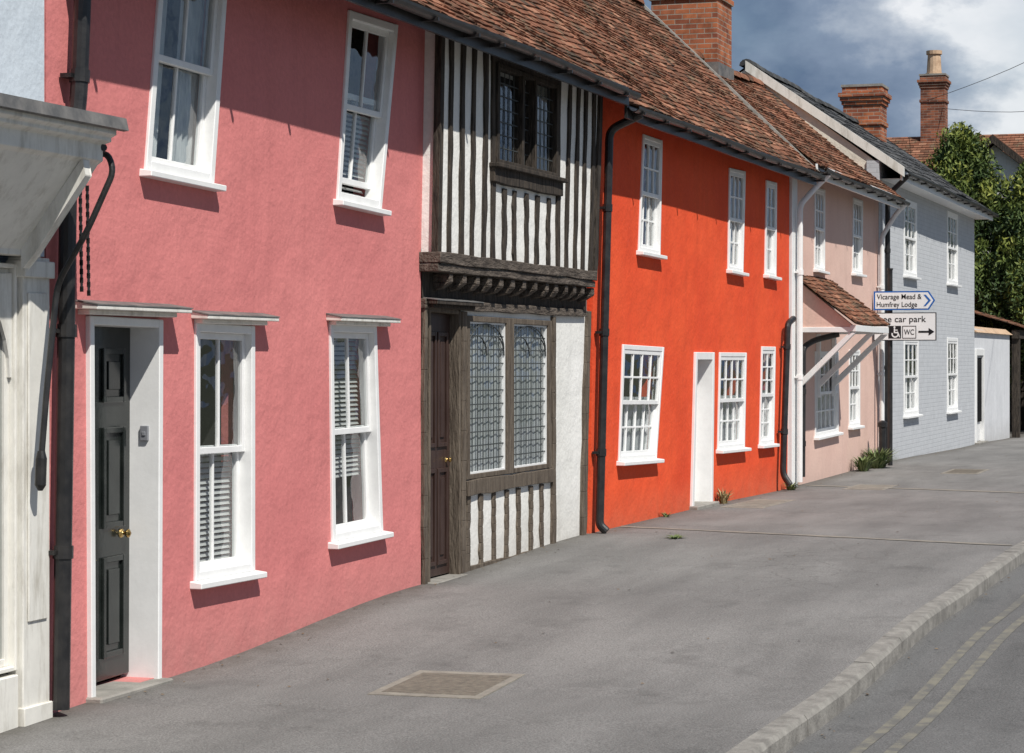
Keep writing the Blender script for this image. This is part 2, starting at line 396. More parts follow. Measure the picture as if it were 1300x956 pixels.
def sash(parent,Q,y=0.,cols=2,rows=2,back='dark',fw=.055,rec=.09,sill=True,single=False,raise_=0,sillw=.045,sillp=.08,bar=.02,label=None,frame_mat='white',blind_v=(.03,.97)):
    W=(Q[1][0]-Q[0][0]+Q[2][0]-Q[3][0])/2; H=Q[3][1]-Q[0][1]
    fu,fv=fw/W,fw/H
    m=MB(); yf=y-.018; yb=y+rec+.045
    qbar(m,Q,0,0,fu,1,yf,yb); qbar(m,Q,1-fu,0,1,1,yf,yb)
    qbar(m,Q,fu,1-fv,1-fu,1,yf+.003,yb); qbar(m,Q,fu,0,1-fu,fv,yf+.003,yb)
    win=m.obj('window',frame_mat,parent,bevel=.005,label=label)
    b=MB(); gl=MB()
    def sh(v0,v1,yy,st=.042):
        su,sv=st/W,st/H; u0,u1=fu,1-fu
        qbar(b,Q,u0,v0,u0+su,v1,yy,yy+.035); qbar(b,Q,u1-su,v0,u1,v1,yy,yy+.035)
        qbar(b,Q,u0+su,v0,u1-su,v0+sv,yy+.002,yy+.034); qbar(b,Q,u0+su,v1-sv,u1-su,v1,yy+.002,yy+.034)
        bu,bv=bar/W/2,bar/H/2
        for k in range(1,cols):
            u=u0+su+(u1-u0-2*su)*k/cols; qbar(b,Q,u-bu,v0+sv,u+bu,v1-sv,yy+.004,yy+.03)
        for k in range(1,rows):
            v=v0+sv+(v1-v0-2*sv)*k/rows; qbar(b,Q,u0+su,v-bv,u1-su,v+bv,yy+.006,yy+.028)
        gl.quad(P(Q,u0,v0,yy+.018),P(Q,u1,v0,yy+.018),P(Q,u1,v1,yy+.018),P(Q,u0,v1,yy+.018))
    if single: sh(fv,1-fv,y+rec-.02)
    else:
        sh(.5-.02/H,1-fv,y+rec-.04); sh(fv+raise_,.5+.03/H+raise_,y+rec)
    b.obj('sash',frame_mat,win,bevel=.003); gl.obj('glass','glass',win)
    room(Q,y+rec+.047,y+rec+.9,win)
    if back=='blind':
        bl=MB(); a,c=blind_v; n=int(H*(c-a)/.034)
        for k in range(n):
            v=a+(c-a)*k/n; dv=.034/H
            bl.quad(P(Q,fu*.8,v,y+rec+.060),P(Q,1-fu*.8,v,y+rec+.060),P(Q,1-fu*.8,v+dv*.70,y+rec+.078),P(Q,fu*.8,v+dv*.70,y+rec+.078))
        bl.obj('blind','blind',win)
    elif back=='curtain': drape(Q,((.03,.40),(.62,.97)),y+rec+.075,win,amp=.014)
    elif back=='part': drape(Q,((.02,.30),(.70,.98)),y+rec+.060,win,.02,.98,.010)
    elif back=='net': drape(Q,((.02,.98),),y+rec+.060,win,.02,.55,.008)
    if sill:
        s=MB(); e=.05/W; dv=sillw/H
        a=[P(Q,-e,-dv,y-sillp),P(Q,1+e,-dv,y-sillp),P(Q,1+e,-.008/H,y-sillp),P(Q,-e,-.008/H,y-sillp)]
        c=[P(Q,-e,-dv,y+.03),P(Q,1+e,-dv,y+.03),P(Q,1+e,.006/H,y+.03),P(Q,-e,.006/H,y+.03)]
        s.hex(a+c); s.obj('sill',frame_mat,win,bevel=.005)
    return win
def hood(parent,s0,s1,h,y=0,p=.16,th=.025,tilt=.02,mat='cream_paint'):
    m=MB(); m.hex([(s0,y-p,h-.01),(s1,y-p,h-.01),(s1,y-p,h+th-.01),(s0,y-p,h+th-.01),(s0+.01,y+.02,h-.005),(s1-.01,y+.02,h-.005),(s1-.01,y+.02,h+th+tilt),(s0+.01,y+.02,h+th+tilt)])
    m.box(s0+.05,s1-.05,y-p*.5,y+.02,h-.035,h-.006)
    o=m.obj('hood',mat,parent,bevel=.005)
    l=MB(); l.hex([(s0-.004,y-p-.004,h+th-.009),(s1+.004,y-p-.004,h+th-.009),(s1+.004,y-p-.004,h+th-.002),(s0-.004,y-p-.004,h+th-.002),(s0,y+.02,h+th+tilt-.002),(s1,y+.02,h+th+tilt-.002),(s1,y+.02,h+th+tilt+.006),(s0,y+.02,h+th+tilt+.006)])
    l.obj('lead_flashing','lead',o)
def door(parent,Q,y=0,rec=.2,fw=.07,leaf='black_door',frame='white',panels=((.1,.08,.45,.36),(.55,.08,.9,.36),(.1,.44,.45,.72),(.55,.44,.9,.72),(.1,.79,.45,.94),(.55,.79,.9,.94)),knob=True,knobu=.86,label=None,knobv=.42,ks=.75):
    W=(Q[1][0]-Q[0][0]+Q[2][0]-Q[3][0])/2; H=Q[3][1]-Q[0][1]; fu,fv=fw/W,fw/H
    f=MB(); yf=y-.03
    qbar(f,Q,0,0,fu,1,yf,y+rec+.06); qbar(f,Q,1-fu,0,1,1,yf,y+rec+.06); qbar(f,Q,fu,1-fv,1-fu,1,yf+.003,y+rec+.06)
    d=MB(); yl=y+rec
    I=[tuple(P(Q,u,v,0)[k] for k in (0,2)) for u,v in ((fu,.0),(1-fu,.0),(1-fu,1-fv),(fu,1-fv))]
    qbar(d,I,.0,.02,1,1,yl,yl+.045)
    for (a,b,c,e) in panels:
        w=.035/W*1.0; hh=.035/H
        qbar(d,I,a,b,a+w,e,yl-.018,yl); qbar(d,I,c-w,b,c,e,yl-.018,yl)
        qbar(d,I,a+w,b,c-w,b+hh,yl-.016,yl); qbar(d,I,a+w,e-hh,c-w,e,yl-.016,yl)
        qbar(d,I,a+2.2*w,b+2.2*hh,c-2.2*w,e-2.2*hh,yl-.012,yl)
    o=d.obj('door',leaf,parent,bevel=.003,label=label)
    f.obj('frame',frame,o,bevel=.005)
    if knob:
        p=P(I,knobu,knobv,yl); k=MB(); k.tube([(p[0],yl-z*ks,p[2]) for z in (0,.012,.014,.04,.05,.07,.085)],[x*ks for x in (.035,.035,.014,.014,.03,.034,.012)],16)
        k.obj('handle','brass',o,smooth=True)
    s=MB(); x0,_,z0=P(Q,-.02,0,0); x1,_,_=P(Q,1.02,0,0)
    s.box(x0,x1,y-.1,y+rec+.02,z0-.2,z0+.03); s.obj('step','stone',o,bevel=.01)
    return o
# ------------------------------------------------------------------ roofs
def roof(parent,s0,s1,ye,ze,yr,zr,yb,zb,tw=.155,ex=.095,th=.008,mat='tiles',sag=0.03,seed=1,ridge=True,ridgemat='tiles'):
    rnd=random.Random(seed); m=MB()
    L=math.hypot(yr-ye,zr-ze); d=Vector((0,(yr-ye)/L,(zr-ze)/L)); n=Vector((0,-d.z,d.y))
    def SG(s,q):
        t=(s-s0)/(s1-s0)
        return -sag*math.sin(math.pi*t)*(.3+.7*q/L)*1.6+.018*math.sin(s*1.7+q*2)+.014*math.sin(s*.6+q*.9+seed)
    O=Vector((0,ye,ze))
    rows=int(L/ex); cols=int((s1-s0)/tw)
    for r in range(rows+1):
        off=(r%2)*tw*.5
        for c in range(-1,cols+1):
            a=s0+c*tw+off+rnd.uniform(-.006,.006); b=a+tw-rnd.uniform(.003,.008)
            a=max(a,s0); b=min(b,s1)
            if b-a<.02: continue
            q0=r*ex+rnd.uniform(-.010,.010); q1=min(q0+ex*1.35,L)
            if rnd.random()<.012: q0-=.022
            lift=th+rnd.uniform(0,.010); tl=rnd.uniform(-.006,.006)
            base=lambda s,q:O+Vector((s,0,0))+d*q+n*SG(s,q)
            i=len(m.v); 
            p=[base(a,q0)+n*(lift+tl+.01),base(b,q0)+n*(lift-tl+.01),base(b,q1)+n*.005,base(a,q1)+n*.005,base(a,q0)-n*.004,base(b,q0)-n*.004]
            m.v+=[tuple(x) for x in p]; m.f+=[(i,i+1,i+2,i+3),(i+4,i+5,i+1,i),(i+4,i,i+3),(i+5,i+2,i+1)]
            cc=min(1,max(0,rnd.gauss(.48,.27))); m.c+=[cc]*6
    nseg=24
    for k in range(nseg):
        a=s0+(s1-s0)*k/nseg; b=s0+(s1-s0)*(k+1)/nseg
        for q0,q1 in ((0,L*.5),(L*.5,L)):
            m.quad(*[tuple(O+Vector((s,0,0))+d*q+n*(SG(s,q)-.02)) for s,q in ((a,q0),(b,q0),(b,q1),(a,q1))]); m.c+=[.25]*4
    m.quad((s0,yr,zr-.03),(s1,yr,zr-.03),(s1,yb,zb),(s0,yb,zb)); m.c+=[.4]*4
    ro=m.obj('roof',mat,parent)
    if ridge:
        k=MB(); s=s0
        while s<s1-.05:
            e=min(s+.31,s1); z=zr+SG(s+.15,L)*d.y-.01; lift=rnd.uniform(0,.014); cc=rnd.uniform(.2,.8)
            ring=[]
            for x in (s+.004,e-.004):
                for j in range(7):
                    an=math.pi*j/6; ring.append((x,yr+.12*math.cos(an),z-.03+lift+.11*math.sin(an)))
            i=len(k.v); k.v+=ring; k.c+=[cc]*14
            for j in range(6): k.f.append((i+j,i+j+1,i+8+j,i+7+j))
            k.f.append(tuple(i+j for j in range(7))); k.f.append(tuple(i+7+j for j in range(7)))
            s=e
        k.obj('ridge_tiles',ridgemat,ro)
    return ro
def gutter(parent,s0,s1,y,z,mat='black_iron',r=.055,fascia=True,wob=.012):
    m=MB(); n=20; prev=None
    for k in range(n+1):
        s=s0+(s1-s0)*k/n; zz=z+wob*math.sin(s*1.1); ring=[]
        for rr in (r,r-.008):
            for j in range(9):
                a=math.pi+math.pi*j/8; ring.append((s,y+rr*math.cos(a),zz+rr*math.sin(a)))
        i=len(m.v); m.v+=ring
        if prev is not None:
            for q in range(8): m.f.append((prev+q,prev+q+1,i+q+1,i+q)); m.f.append((prev+9+q,prev+10+q,i+10+q,i+9+q))
            m.f.append((prev,i,i+9,prev+9)); m.f.append((prev+8,i+8,i+17,prev+17))
        prev=i
    for k in range(int((s1-s0)/.9)+1):
        s=s0+.2+k*.9
        if s<s1: m.box(s-.012,s+.012,y-r-.006,y+r+.06,z-r-.02,z-r+.006)
    o=m.obj('gutter',mat,parent)
    if fascia:
        f=MB(); f.box(s0,s1,y+r+.012,y+r+.04,z-.12,z+.05); f.obj('fascia',mat,parent)
    return o
def pipe(parent,pts,r=.04,mat='black_iron',collars=(),name='downpipe'):
    m=MB(); P2=[Vector(p) for p in pts]; sm=[]
    for k,p in enumerate(P2):
        if 0<k<len(P2)-1:
            a=(P2[k-1]-p); b=(P2[k+1]-p); l=min(.09,a.length*.45,b.length*.45)
            A=p+a.normalized()*l; B=p+b.normalized()*l
            for t in (0,.25,.5,.75,1): sm.append(A*(1-t)**2+p*2*t*(1-t)+B*t*t)
        else: sm.append(p)
    m.tube(sm,r,12)
    for c in collars:
        for a,b in zip(P2,P2[1:]):
            if min(a.z,b.z)<=c<=max(a.z,b.z) and abs(a.z-b.z)>.3:
                t=(c-a.z)/(b.z-a.z); q=a.lerp(b,t); dd=(b-a).normalized()
                m.tube([q-dd*.035,q+dd*.035],r+.008,12); m.box(q.x-r-.03,q.x+r+.03,q.y+.01,q.y+r+.03,q.z-.012,q.z+.012)
    return m.obj(name,mat,parent,smooth=False)

GRP='painted cottages along the street'
# ================================================================== PINK HOUSE
pk=top('cottage',(14.3,0,g(14.3)),'pink rendered cottage with white sash windows and a black door','house',GRP)
pA=[(12.50,2.76),(13.42,2.74),(13.64,4.14),(12.72,4.14)]
pB=[(15.42,2.77),(16.26,2.75),(16.60,4.16),(15.64,4.14)]
pC=[(13.16,.28),(14.03,.27),(14.03,1.86),(13.17,1.87)]
pD=[(15.33,.36),(16.29,.37),(16.16,1.89),(15.29,1.89)]
pDr=[(11.82,-.28),(12.68,-.26),(12.70,1.88),(11.80,1.89)]
w=MB(); facade(w,[(11.36,-.7),(17.13,-.7),(17.14,0),(17.3,2.3),(17.36,4.43),(11.36,4.43)],[inset(q,.015) for q in (pA,pB,pC,pD)]+[inset(pDr,.015)],0)
body(w,11.36,17.3,.02,4.4,2.1,6.4,4.6,4.3)
w.obj('wall','pink',pk)
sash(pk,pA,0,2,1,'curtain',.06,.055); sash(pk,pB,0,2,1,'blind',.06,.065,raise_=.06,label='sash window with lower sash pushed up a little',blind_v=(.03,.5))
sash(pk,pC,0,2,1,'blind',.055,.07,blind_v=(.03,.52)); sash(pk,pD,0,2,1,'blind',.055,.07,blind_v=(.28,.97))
door(pk,pDr,0,.165,.05,'black_door','white')
hood(pk,11.66,12.84,1.93,0,.15); hood(pk,13.12,14.18,1.90,0,.12); hood(pk,15.24,16.38,1.92,0,.12)
b=MB(); b.box(12.625,12.650,.04,.09,1.16,1.25); b.box(12.619,12.627,.052,.076,1.19,1.215); b.obj('door_bell','grey_plastic',pk,bevel=.003)
roof(pk,11.3,17.3,-.46,4.17,2.1,6.5,4.7,4.3,seed=3)
gutter(pk,11.3,17.3,-.5,4.16)
pipe(pk,[(11.64,-.42,4.12),(11.62,-.09,3.9),(11.56,-.09,3.1),(11.44,-.09,2.57),(11.36,-.09,-.25)],.048,collars=(3.2,1.8,.6))

# ================================================================== SHOP
sh=top('shop',(9,0,g(9)),'pale blue shop with a white painted projecting cornice and shopfront','shop',GRP)
w=MB(); facade(w,[(4,2.2),(11.34,2.2),(11.34,4.9),(4,4.9)],[],.0); body(w,4,11.35,.02,4.9,2.1,6.6,4.6,4.4)
w.obj('wall','blue_wall',sh)
cn=MB(); cn.prism([(0,2.91),(-.53,2.865),(-.55,2.86),(-.55,2.825),(-.52,2.81),(-.52,2.79),(-.47,2.775),(-.47,2.69),(-.44,2.67),(-.14,2.27),(-.10,2.22),(-.10,2.19),(0,2.19)],5,11.12)
cn.obj('cornice','cream_paint',sh,bevel=.003)
for x in (10.92,9.4,7.9):
    rb=MB(); rb.prism([(-.46,2.685),(-.475,2.60),(-.17,2.19),(-.105,2.12),(-.105,2.25),(-.145,2.275)],x,x+.07)
    rb.obj('cornice_bracket','cream_paint',sh,bevel=.004)
ld=MB(); ld.prism([(0.02,2.97),(-.58,2.915),(-.595,2.85),(-.565,2.845),(-.555,2.868),(0.02,2.92)],4.9,11.18); ld.obj('lead_capping','lead',sh)
pl=MB(); pl.box(11.04,11.32,-.045,.05,-.45,2.19); pl.box(11.08,11.28,-.057,-.045,.25,2.0); pl.box(11.03,11.33,-.06,.05,-.45,-.2); pl.box(11.02,11.335,-.07,.05,2.08,2.17); pl.obj('pilaster','cream_paint',sh,bevel=.005)
q=[(8.2,.0),(11.03,.0),(11.03,2.15),(8.2,2.15)]
ws=sash(sh,q,.0,4,1,'dark',.025,.04,single=True,frame_mat='cream_paint',sill=False)
m=MB()
for k in range(8):
    a0,a1=math.pi/2*k/8,math.pi/2*(k+1)/8
    pt=lambda a:(10.46+.52*math.cos(a),1.55+.52*math.sin(a))
    (xa,za),(xb,zb)=pt(a0),pt(a1)
    m.hex([(xa,.0,za),(11.0,.0,za),(11.0,.0,zb if k<7 else 2.1),(xb,.0,zb),(xa,.02,za),(11.0,.02,za),(11.0,.02,zb if k<7 else 2.1),(xb,.02,zb)])
m.obj('arched_spandrel','cream_paint',ws)
st=MB(); st.box(5,11.02,-.03,.05,-.45,-.02); st.box(5,8.18,-.03,.05,-.02,2.18); st.obj('stall_riser','cream_paint',sh,bevel=.006)
pipe(sh,[(11.28,-.1,2.70),(11.20,-.46,2.74),(11.19,-.50,2.64),(11.12,-.38,2.32),(11.25,-.13,2.05),(11.14,-.13,1.5),(11.08,-.13,1.12)],.017,name='cable')
mm=MB(); mm.tube([(11.08,-.13,1.16),(11.08,-.13,1.12),(11.07,-.13,.98),(11.07,-.13,.95)],[.02,.03,.03,.012],12); mm.obj('cable_end','black_iron',sh)
mm=MB(); mm.tube([(11.34,-.1,2.76),(11.12,-.48,2.76)],.020,8); mm.obj('bracket','black_iron',sh)
for (a,c,z1,z0) in ((11.50,-.13,2.62,2.02),(11.58,-.13,2.60,2.0)):
    m=MB(); z=z1; k=0
    while z>z0:
        x=a+.03*(z1-z)
        if k%2: m.box(x-.010,x+.010,c-.003,c+.003,z-.030,z)
        else: m.box(x-.003,x+.003,c-.010,c+.010,z-.030,z)
        z-=.024; k+=1
    m.obj('chain','black_iron',sh)
roof(sh,4,11.3,-.46,4.9,2.1,7.1,4.7,4.9,seed=11)

# ================================================================== TIMBER-FRAMED HOUSE
tf=top('timber_framed_house',(19.4,0,g(19.4)),'black and white timber-framed house with jettied upper floor and leaded windows','house',GRP)
YU=-.13
tw=[(18.48,3.26),(20.17,3.26),(20.19,4.10),(18.50,4.10)]
tl=[(18.14,.66),(20.42,.66),(20.42,1.99),(18.14,2.0)]
td=[(17.22,-.12),(17.96,-.12),(17.96,2.04),(17.24,2.05)]
w=MB(); facade(w,[(17.12,2.36),(21.32,2.34),(21.62,3.5),(21.64,4.34),(17.22,4.34)],[inset(tw,.015)],YU,edge=.34)
facade(w,[(17.12,-.7),(21.60,-.7),(21.6,2.5),(17.12,2.5)],[inset(tl,.015),inset(td,.015)],0.0)
body(w,17.15,21.6,.02,4.4,2.1,6.4,4.6,4.3)
w.obj('wall','white_wall',tf)
def timber(mb,a,b,z0,z1,y,w0,w1=None,proud=.020,seg=9):
    w1=w1 or w0; pr=None; bow=R(-.018,.018)
    for k in range(seg+1):
        t=k/seg; x=a+(b-a)*t+bow*math.sin(math.pi*t)+R(-.010,.010); hw=(w0+(w1-w0)*t)/2*R(.76,1.22); z=z0+(z1-z0)*t
        cur=[(x-hw,z),(x+hw,z)]
        if pr:
            (p,pz),(q,_)=pr; (r,rz),(s_,_)=cur
            mb.hex([(p,y-proud,pz),(q,y-proud,pz),(s_,y-proud,rz),(r,y-proud,rz),(p,y+.02,pz),(q,y+.02,pz),(s_,y+.02,rz),(r,y+.02,rz)])
        pr=cur
def hbeam(mb,a,b,z0,z1,y,proud=.03,back=.02,seg=8,j=.008):
    pr=None
    for k in range(seg+1):
        x=a+(b-a)*k/seg; cur=(x,z0+R(-j,j),z1+R(-j,j),y-proud+R(-.004,.004))
        if pr:
            mb.hex([(pr[0],pr[3],pr[1]),(cur[0],cur[3],cur[1]),(cur[0],cur[3],cur[2]),(pr[0],pr[3],pr[2]),(pr[0],y+back,pr[1]),(cur[0],y+back,cur[1]),(cur[0],y+back,cur[2]),(pr[0],y+back,pr[2])])
        pr=cur
ZT=4.33
t=MB()
t.hex([(17.09,YU-.02,2.36),(17.17,YU-.02,2.36),(17.27,YU-.02,ZT),(17.19,YU-.02,ZT),(17.09,YU+.035,2.36),(17.17,YU+.035,2.36),(17.27,YU+.035,ZT),(17.19,YU+.035,ZT)])
for x,wd in ((17.37,.07),(17.65,.09),(17.91,.075),(18.20,.085)): timber(t,x,x+.07,2.47,ZT,YU,wd)
timber(t,18.43,18.44,2.47,ZT,YU,.08); timber(t,20.24,20.26,2.47,ZT,YU,.085)
for x in (18.72,18.99,19.33,19.61,19.94): timber(t,x,x+R(-.01,.03),2.47,3.07,YU,.08)
for x in (20.50,20.77,21.02,21.27): timber(t,x-.02,x+.12,2.47,ZT,YU,.08)
timber(t,21.38,21.60,2.40,ZT,YU,.10,proud=.03)
hbeam(t,18.40,20.28,4.10,4.2,YU,.026)
t.obj('upper_timber_framing','oak_dark',tf)
t=MB(); hbeam(t,17.08,21.36,2.385,2.47,YU,.045,.3,14,.006); hbeam(t,17.08,21.36,2.32,2.38,YU,.03,.3,14,.004)
hbeam(t,17.12,21.5,2.04,2.11,0,.04,.02,10,.006)
x=17.38
while x<21.3:
    ww=R(.08,.11); o_=R(-.02,.02)
    t.hex([(x,YU+.045+o_,2.20),(x+ww,YU+.045+o_,2.198),(x+ww,YU-.012,2.245),(x,YU-.012,2.245),(x,.02,2.17),(x+ww,.02,2.17),(x+ww,.02,2.245),(x,.02,2.245)])
    t.box(x+.002,x+ww-.002,YU-.012,.02,2.246,2.312); x+=R(.25,.33)
t.obj('jetty_beam','oak_beam',tf,bevel=.005)
dk=MB(); dk.quad((17.13,-.005,2.11),(21.58,-.005,2.11),(21.58,-.005,2.34),(17.13,-.005,2.34)); dk.obj('jetty_board','oak_dark',tf)
t=MB()
timber(t,18.05,18.06,-.15,2.03,0,.11,proud=.03)
timber(t,17.165,17.17,-.15,2.05,0,.07,proud=.03)
timber(t,20.49,20.49,-.05,2.03,0,.09,proud=.03)
hbeam(t,18.12,20.44,.53,.655,0,.04,.02)
for x in (18.18,18.50,18.83,19.16,19.50,19.84,20.16,20.48): timber(t,x,x+R(-.03,.03),-.08,.525,0,.085,proud=.02)
hbeam(t,18.1,20.6,-.2,-.05,0,.024,.02)
timber(t,21.42,21.60,-.1,2.1,0,.13,.12,proud=.035)
t.obj('lower_timber_framing','oak_grey',tf,bevel=.004)
def leaded(mb,Q,u0,v0,u1,v1,y,nx,nz,th=.008):
    W=Q[1][0]-Q[0][0]; H=Q[3][1]-Q[0][1]
    for k in range(1,nx):
        u=u0+(u1-u0)*k/nx; qbar(mb,Q,u-th/W/2,v0,u+th/W/2,v1,y,y+.006)
    for k in range(1,nz):
        v=v0+(v1-v0)*k/nz; qbar(mb,Q,u0,v-th/H/2,u1,v+th/H/2,y+.001,y+.005)
f=MB(); Q=tw; y=YU
for a,b in ((0,.03),(.39,.42),(.60,.63),(.97,1)): qbar(f,Q,a,0,b,1,y-.035,y+.06)
for a,b in ((.03,.39),(.42,.60),(.63,.97)):
    qbar(f,Q,a,.0,b,.05,y-.032,y+.058); qbar(f,Q,a,.95,b,1,y-.032,y+.058)
wn=f.obj('window','oak_dark',tf,bevel=.004,label='three light leaded casement in dark oak')
l=MB(); 
for a,b in ((.03,.39),(.63,.97)):
    gl=MB(); leaded(l,Q,a,.05,b,.95,y+.005,5,7,.009); gl.quad(P(Q,a,.05,y+.014),P(Q,b,.05,y+.014),P(Q,b,.95,y+.014),P(Q,a,.95,y+.014)); gl.obj('glass','glass',wn)
leaded(l,Q,.42,.05,.60,.95,y+.03,3,7,.009)
l.obj('lead_lattice','leadcame',wn)
room(Q,y+.061,y+.8,wn)
s=MB(); hbeam(s,18.38,20.28,3.10,3.25,YU,.05,.03,6); s.box(18.36,20.30,YU-.09,YU,3.225,3.262); s.obj('sill','oak_dark',wn,bevel=.006)
Q=tl; f=MB(); LT=((.03,.45),(.53,.965))
for a,b in ((0,.03),(.45,.53),(.965,1)): qbar(f,Q,a,0,b,1,-.022,.05)
for a,b in LT: qbar(f,Q,a,0,b,.03,-.018,.048); qbar(f,Q,a,.965,b,1,-.018,.048)
wn=f.obj('window','oak_grey',tf,bevel=.004,label='pair of gothic arched leaded lights in grey oak')
l=MB(); ar=MB()
for a,b in LT:
    gl=MB(); gl.quad(P(Q,a,.03,.020),P(Q,b,.03,.020),P(Q,b,.965,.020),P(Q,a,.965,.020)); gl.obj('glass','glass',wn)
    leaded(l,Q,a,.03,b,.965,.008,7,11,.010)
    for u in (a,b-.008): qbar(ar,Q,u,.03,u+.008,.965,.0,.03)
    qbar(ar,Q,a+.008,.03,b-.008,.042,.002,.028); qbar(ar,Q,a+.008,.953,b-.008,.965,.002,.028)
    mid=(a+b)/2
    def arc(u0,u1,v0,v1):
        pts=[]
        for k in range(9):
            th=math.pi/2*k/8; pts.append((u1+(u0-u1)*math.cos(th),v0+(v1-v0)*math.sin(th)))
        l.tube([P(Q,u,v,.003) for u,v in pts],.006,6)
    q1,q2=(a+mid)/2,(b+mid)/2
    arc(a+.01,q1,.76,.88); arc(mid,q1,.76,.88); arc(mid,q2,.76,.88); arc(b-.01,q2,.76,.88)
    arc(a+.012,mid,.80,.955); arc(b-.012,mid,.80,.955)
l.obj('lead_lattice','leadcame',wn); ar.obj('casement','white',wn)
room(Q,.051,.8,wn)
drape(Q,((.02,.235),(.24,.47),(.52,.745),(.75,.98)),.040,wn,amp=.007)
door(tf,td,0,.055,.035,'brown_door','oak_grey',panels=((.12,.06,.47,.42),(.53,.06,.88,.42),(.12,.5,.47,.93),(.53,.5,.88,.93)),knobu=.86,knobv=.45,ks=.6)
hood(tf,17.14,18.22,2.08,-.03,.10,.03,.01,'oak_dark')
roof(tf,17.3,21.62,-.46,4.17,2.1,6.5,4.7,4.3,seed=5)
gutter(tf,17.3,21.55,-.5,4.16)

# ================================================================== ORANGE HOUSE
og=top('cottage',(26.2,0,g(26.2)),'bright orange rendered cottage with white multi-pane windows and white door','house',GRP)
YO=-.03
o1=[(23.32,2.75),(24.17,2.74),(24.26,3.96),(23.50,3.96)]
o2=[(27.30,2.70),(28.09,2.69),(28.22,3.93),(27.38,3.91)]
o3=[(29.33,2.71),(30.0,2.70),(30.04,3.92),(29.42,3.91)]
o4=[(22.58,.63),(24.02,.60),(24.33,1.77),(22.73,1.79)]
o5=[(26.78,.59),(28.17,.57),(28.28,1.72),(26.88,1.72)]
o6=[(29.02,.57),(29.86,.56),(29.96,1.80),(29.15,1.80)]
od=[(25.50,-.02),(26.48,-.03),(26.56,1.72),(25.68,1.72)]
w=MB(); facade(w,[(21.58,-.7),(30.7,-.7),(30.86,2),(30.9,4.28),(21.95,4.28),(21.72,2.5)],[inset(q,.015) for q in (o1,o2,o3,o4,o5,o6,od)],YO)
body(w,21.62,30.88,.0,4.25,2.1,6.3,4.6,4.3); w.obj('wall','orange',og)
for q,c,rw in ((o1,3,2),(o2,3,2),(o3,2,2)): sash(og,q,YO,c,rw,'part',.045,.03,sillp=.08)
sash(og,o4,YO,4,2,'net',.05,.03,sillp=.09); sash(og,o5,YO,4,2,'net',.05,.03,sillp=.09); sash(og,o6,YO,2,3,'net',.05,.03)
dd=door(og,od,YO,.17,.085,'white','white',panels=((.1,.06,.45,.45),(.55,.06,.9,.45),(.1,.52,.45,.93),(.55,.52,.9,.93)),knob=False)
m=MB(); qbar(m,od,.088,.02,.25,.95,YO+.10,YO+.168); m.obj('painted_inner_post','orange',dd)
roof(og,21.62,31.0,-.40,4.08,2.1,6.5,4.7,4.3,seed=8,sag=.05)
gutter(og,21.7,31.0,-.44,4.06)
pipe(og,[(21.98,-.44,4.0),(21.97,-.12,3.86),(21.66,-.11,.06),(21.66,-.18,.0)],.042,collars=(3.1,1.9,.75))
pipe(og,[(30.62,-.14,2.17),(30.35,-.12,2.1),(30.05,-.12,.15),(30.02,-.22,.02)],.042,collars=(1.8,.7))
fl=MB(); 
for k in range(10):
    t0,t1=k/10,(k+1)/10; y0,y1=-.40+2.5*t0,-.40+2.5*t1; z0,z1=4.08+2.42*t0,4.08+2.42*t1
    fl.hex([(31.0,y0,z0+.06),(31.14,y0,z0+.05),(31.14,y1,z1+.05),(31.0,y1,z1+.06),(31.0,y0,z0-.05),(31.14,y0,z0-.05),(31.14,y1,z1-.05),(31.0,y1,z1-.05)])
fl.obj('verge_mortar','mortar',og)

# ================================================================== PEACH HOUSE
pc=top('cottage',(34.6,0,g(34.6)),'pale peach rendered cottage with tiled porch on white brackets','house',GRP)
p1=[(32.70,2.90),(33.45,2.89),(33.47,4.06),(32.72,4.06)]
p2=[(35.66,2.95),(36.5,2.95),(36.55,4.10),(35.72,4.10)]
p3=[(32.75,.55),(34.5,.57),(34.5,1.75),(32.75,1.75)]
p4=[(35.4,.62),(36.3,.62),(36.3,1.78),(35.4,1.78)]
w=MB(); facade(w,[(30.92,-.7),(38.06,-.7),(38.06,4.4),(30.92,4.4)],[inset(q,.015) for q in (p1,p2,p3,p4)],0)
body(w,30.92,38.06,.02,4.35,2.0,6.0,4.4,4.3); w.obj('wall','peach',pc)
sash(pc,p1,0,3,2,'part',.045,.03); sash(pc,p2,0,3,2,'part',.045,.03); sash(pc,p3,0,5,2,'net',.05,.03); sash(pc,p4,0,3,2,'net',.045,.03)
cb=MB(); cb.box(30.93,31.28,-.06,.03,-.3,4.1); cb.obj('corner_board','white',pc,bevel=.006)
roof(pc,31.1,38.2,-.40,4.20,2.0,6.14,4.5,4.3,seed=13,sag=.03)
gutter(pc,31.1,38.2,-.44,4.17,'black_iron',fascia=False); f=MB(); f.box(31.1,38.2,-.37,-.34,4.05,4.24); f.obj('fascia','white',pc)
pipe(pc,[(31.5,-.44,4.12),(31.45,-.30,3.98),(31.15,-.12,3.7),(31.12,-.12,0)],.04,'white',(2.8,1.4))
pipe(pc,[(38.0,-.44,4.12),(37.98,-.3,3.98),(37.9,-.08,3.6),(37.9,-.08,.0)],.038,'white',(2.8,1.4))
pipe(pc,[(31.9,-.5,1.98),(31.75,-.2,1.9),(31.55,-.08,1.8),(31.5,-.08,.05)],.04,'black_iron',(1.2,.5))
s0,s1=31.45,34.1; pr=.82
po=MB(); po.prism([(0,2.72),(-pr+.06,2.10),(-pr+.06,2.04),(0,2.04)],s0+.02,s0+.10); po.obj('porch_cheek','peach',pc)
roof(pc,s0-.06,s1+.04,-pr,2.12,0.02,2.80,.05,2.78,seed=21,ridge=False,sag=.005).name='porch_roof'
pb=MB()
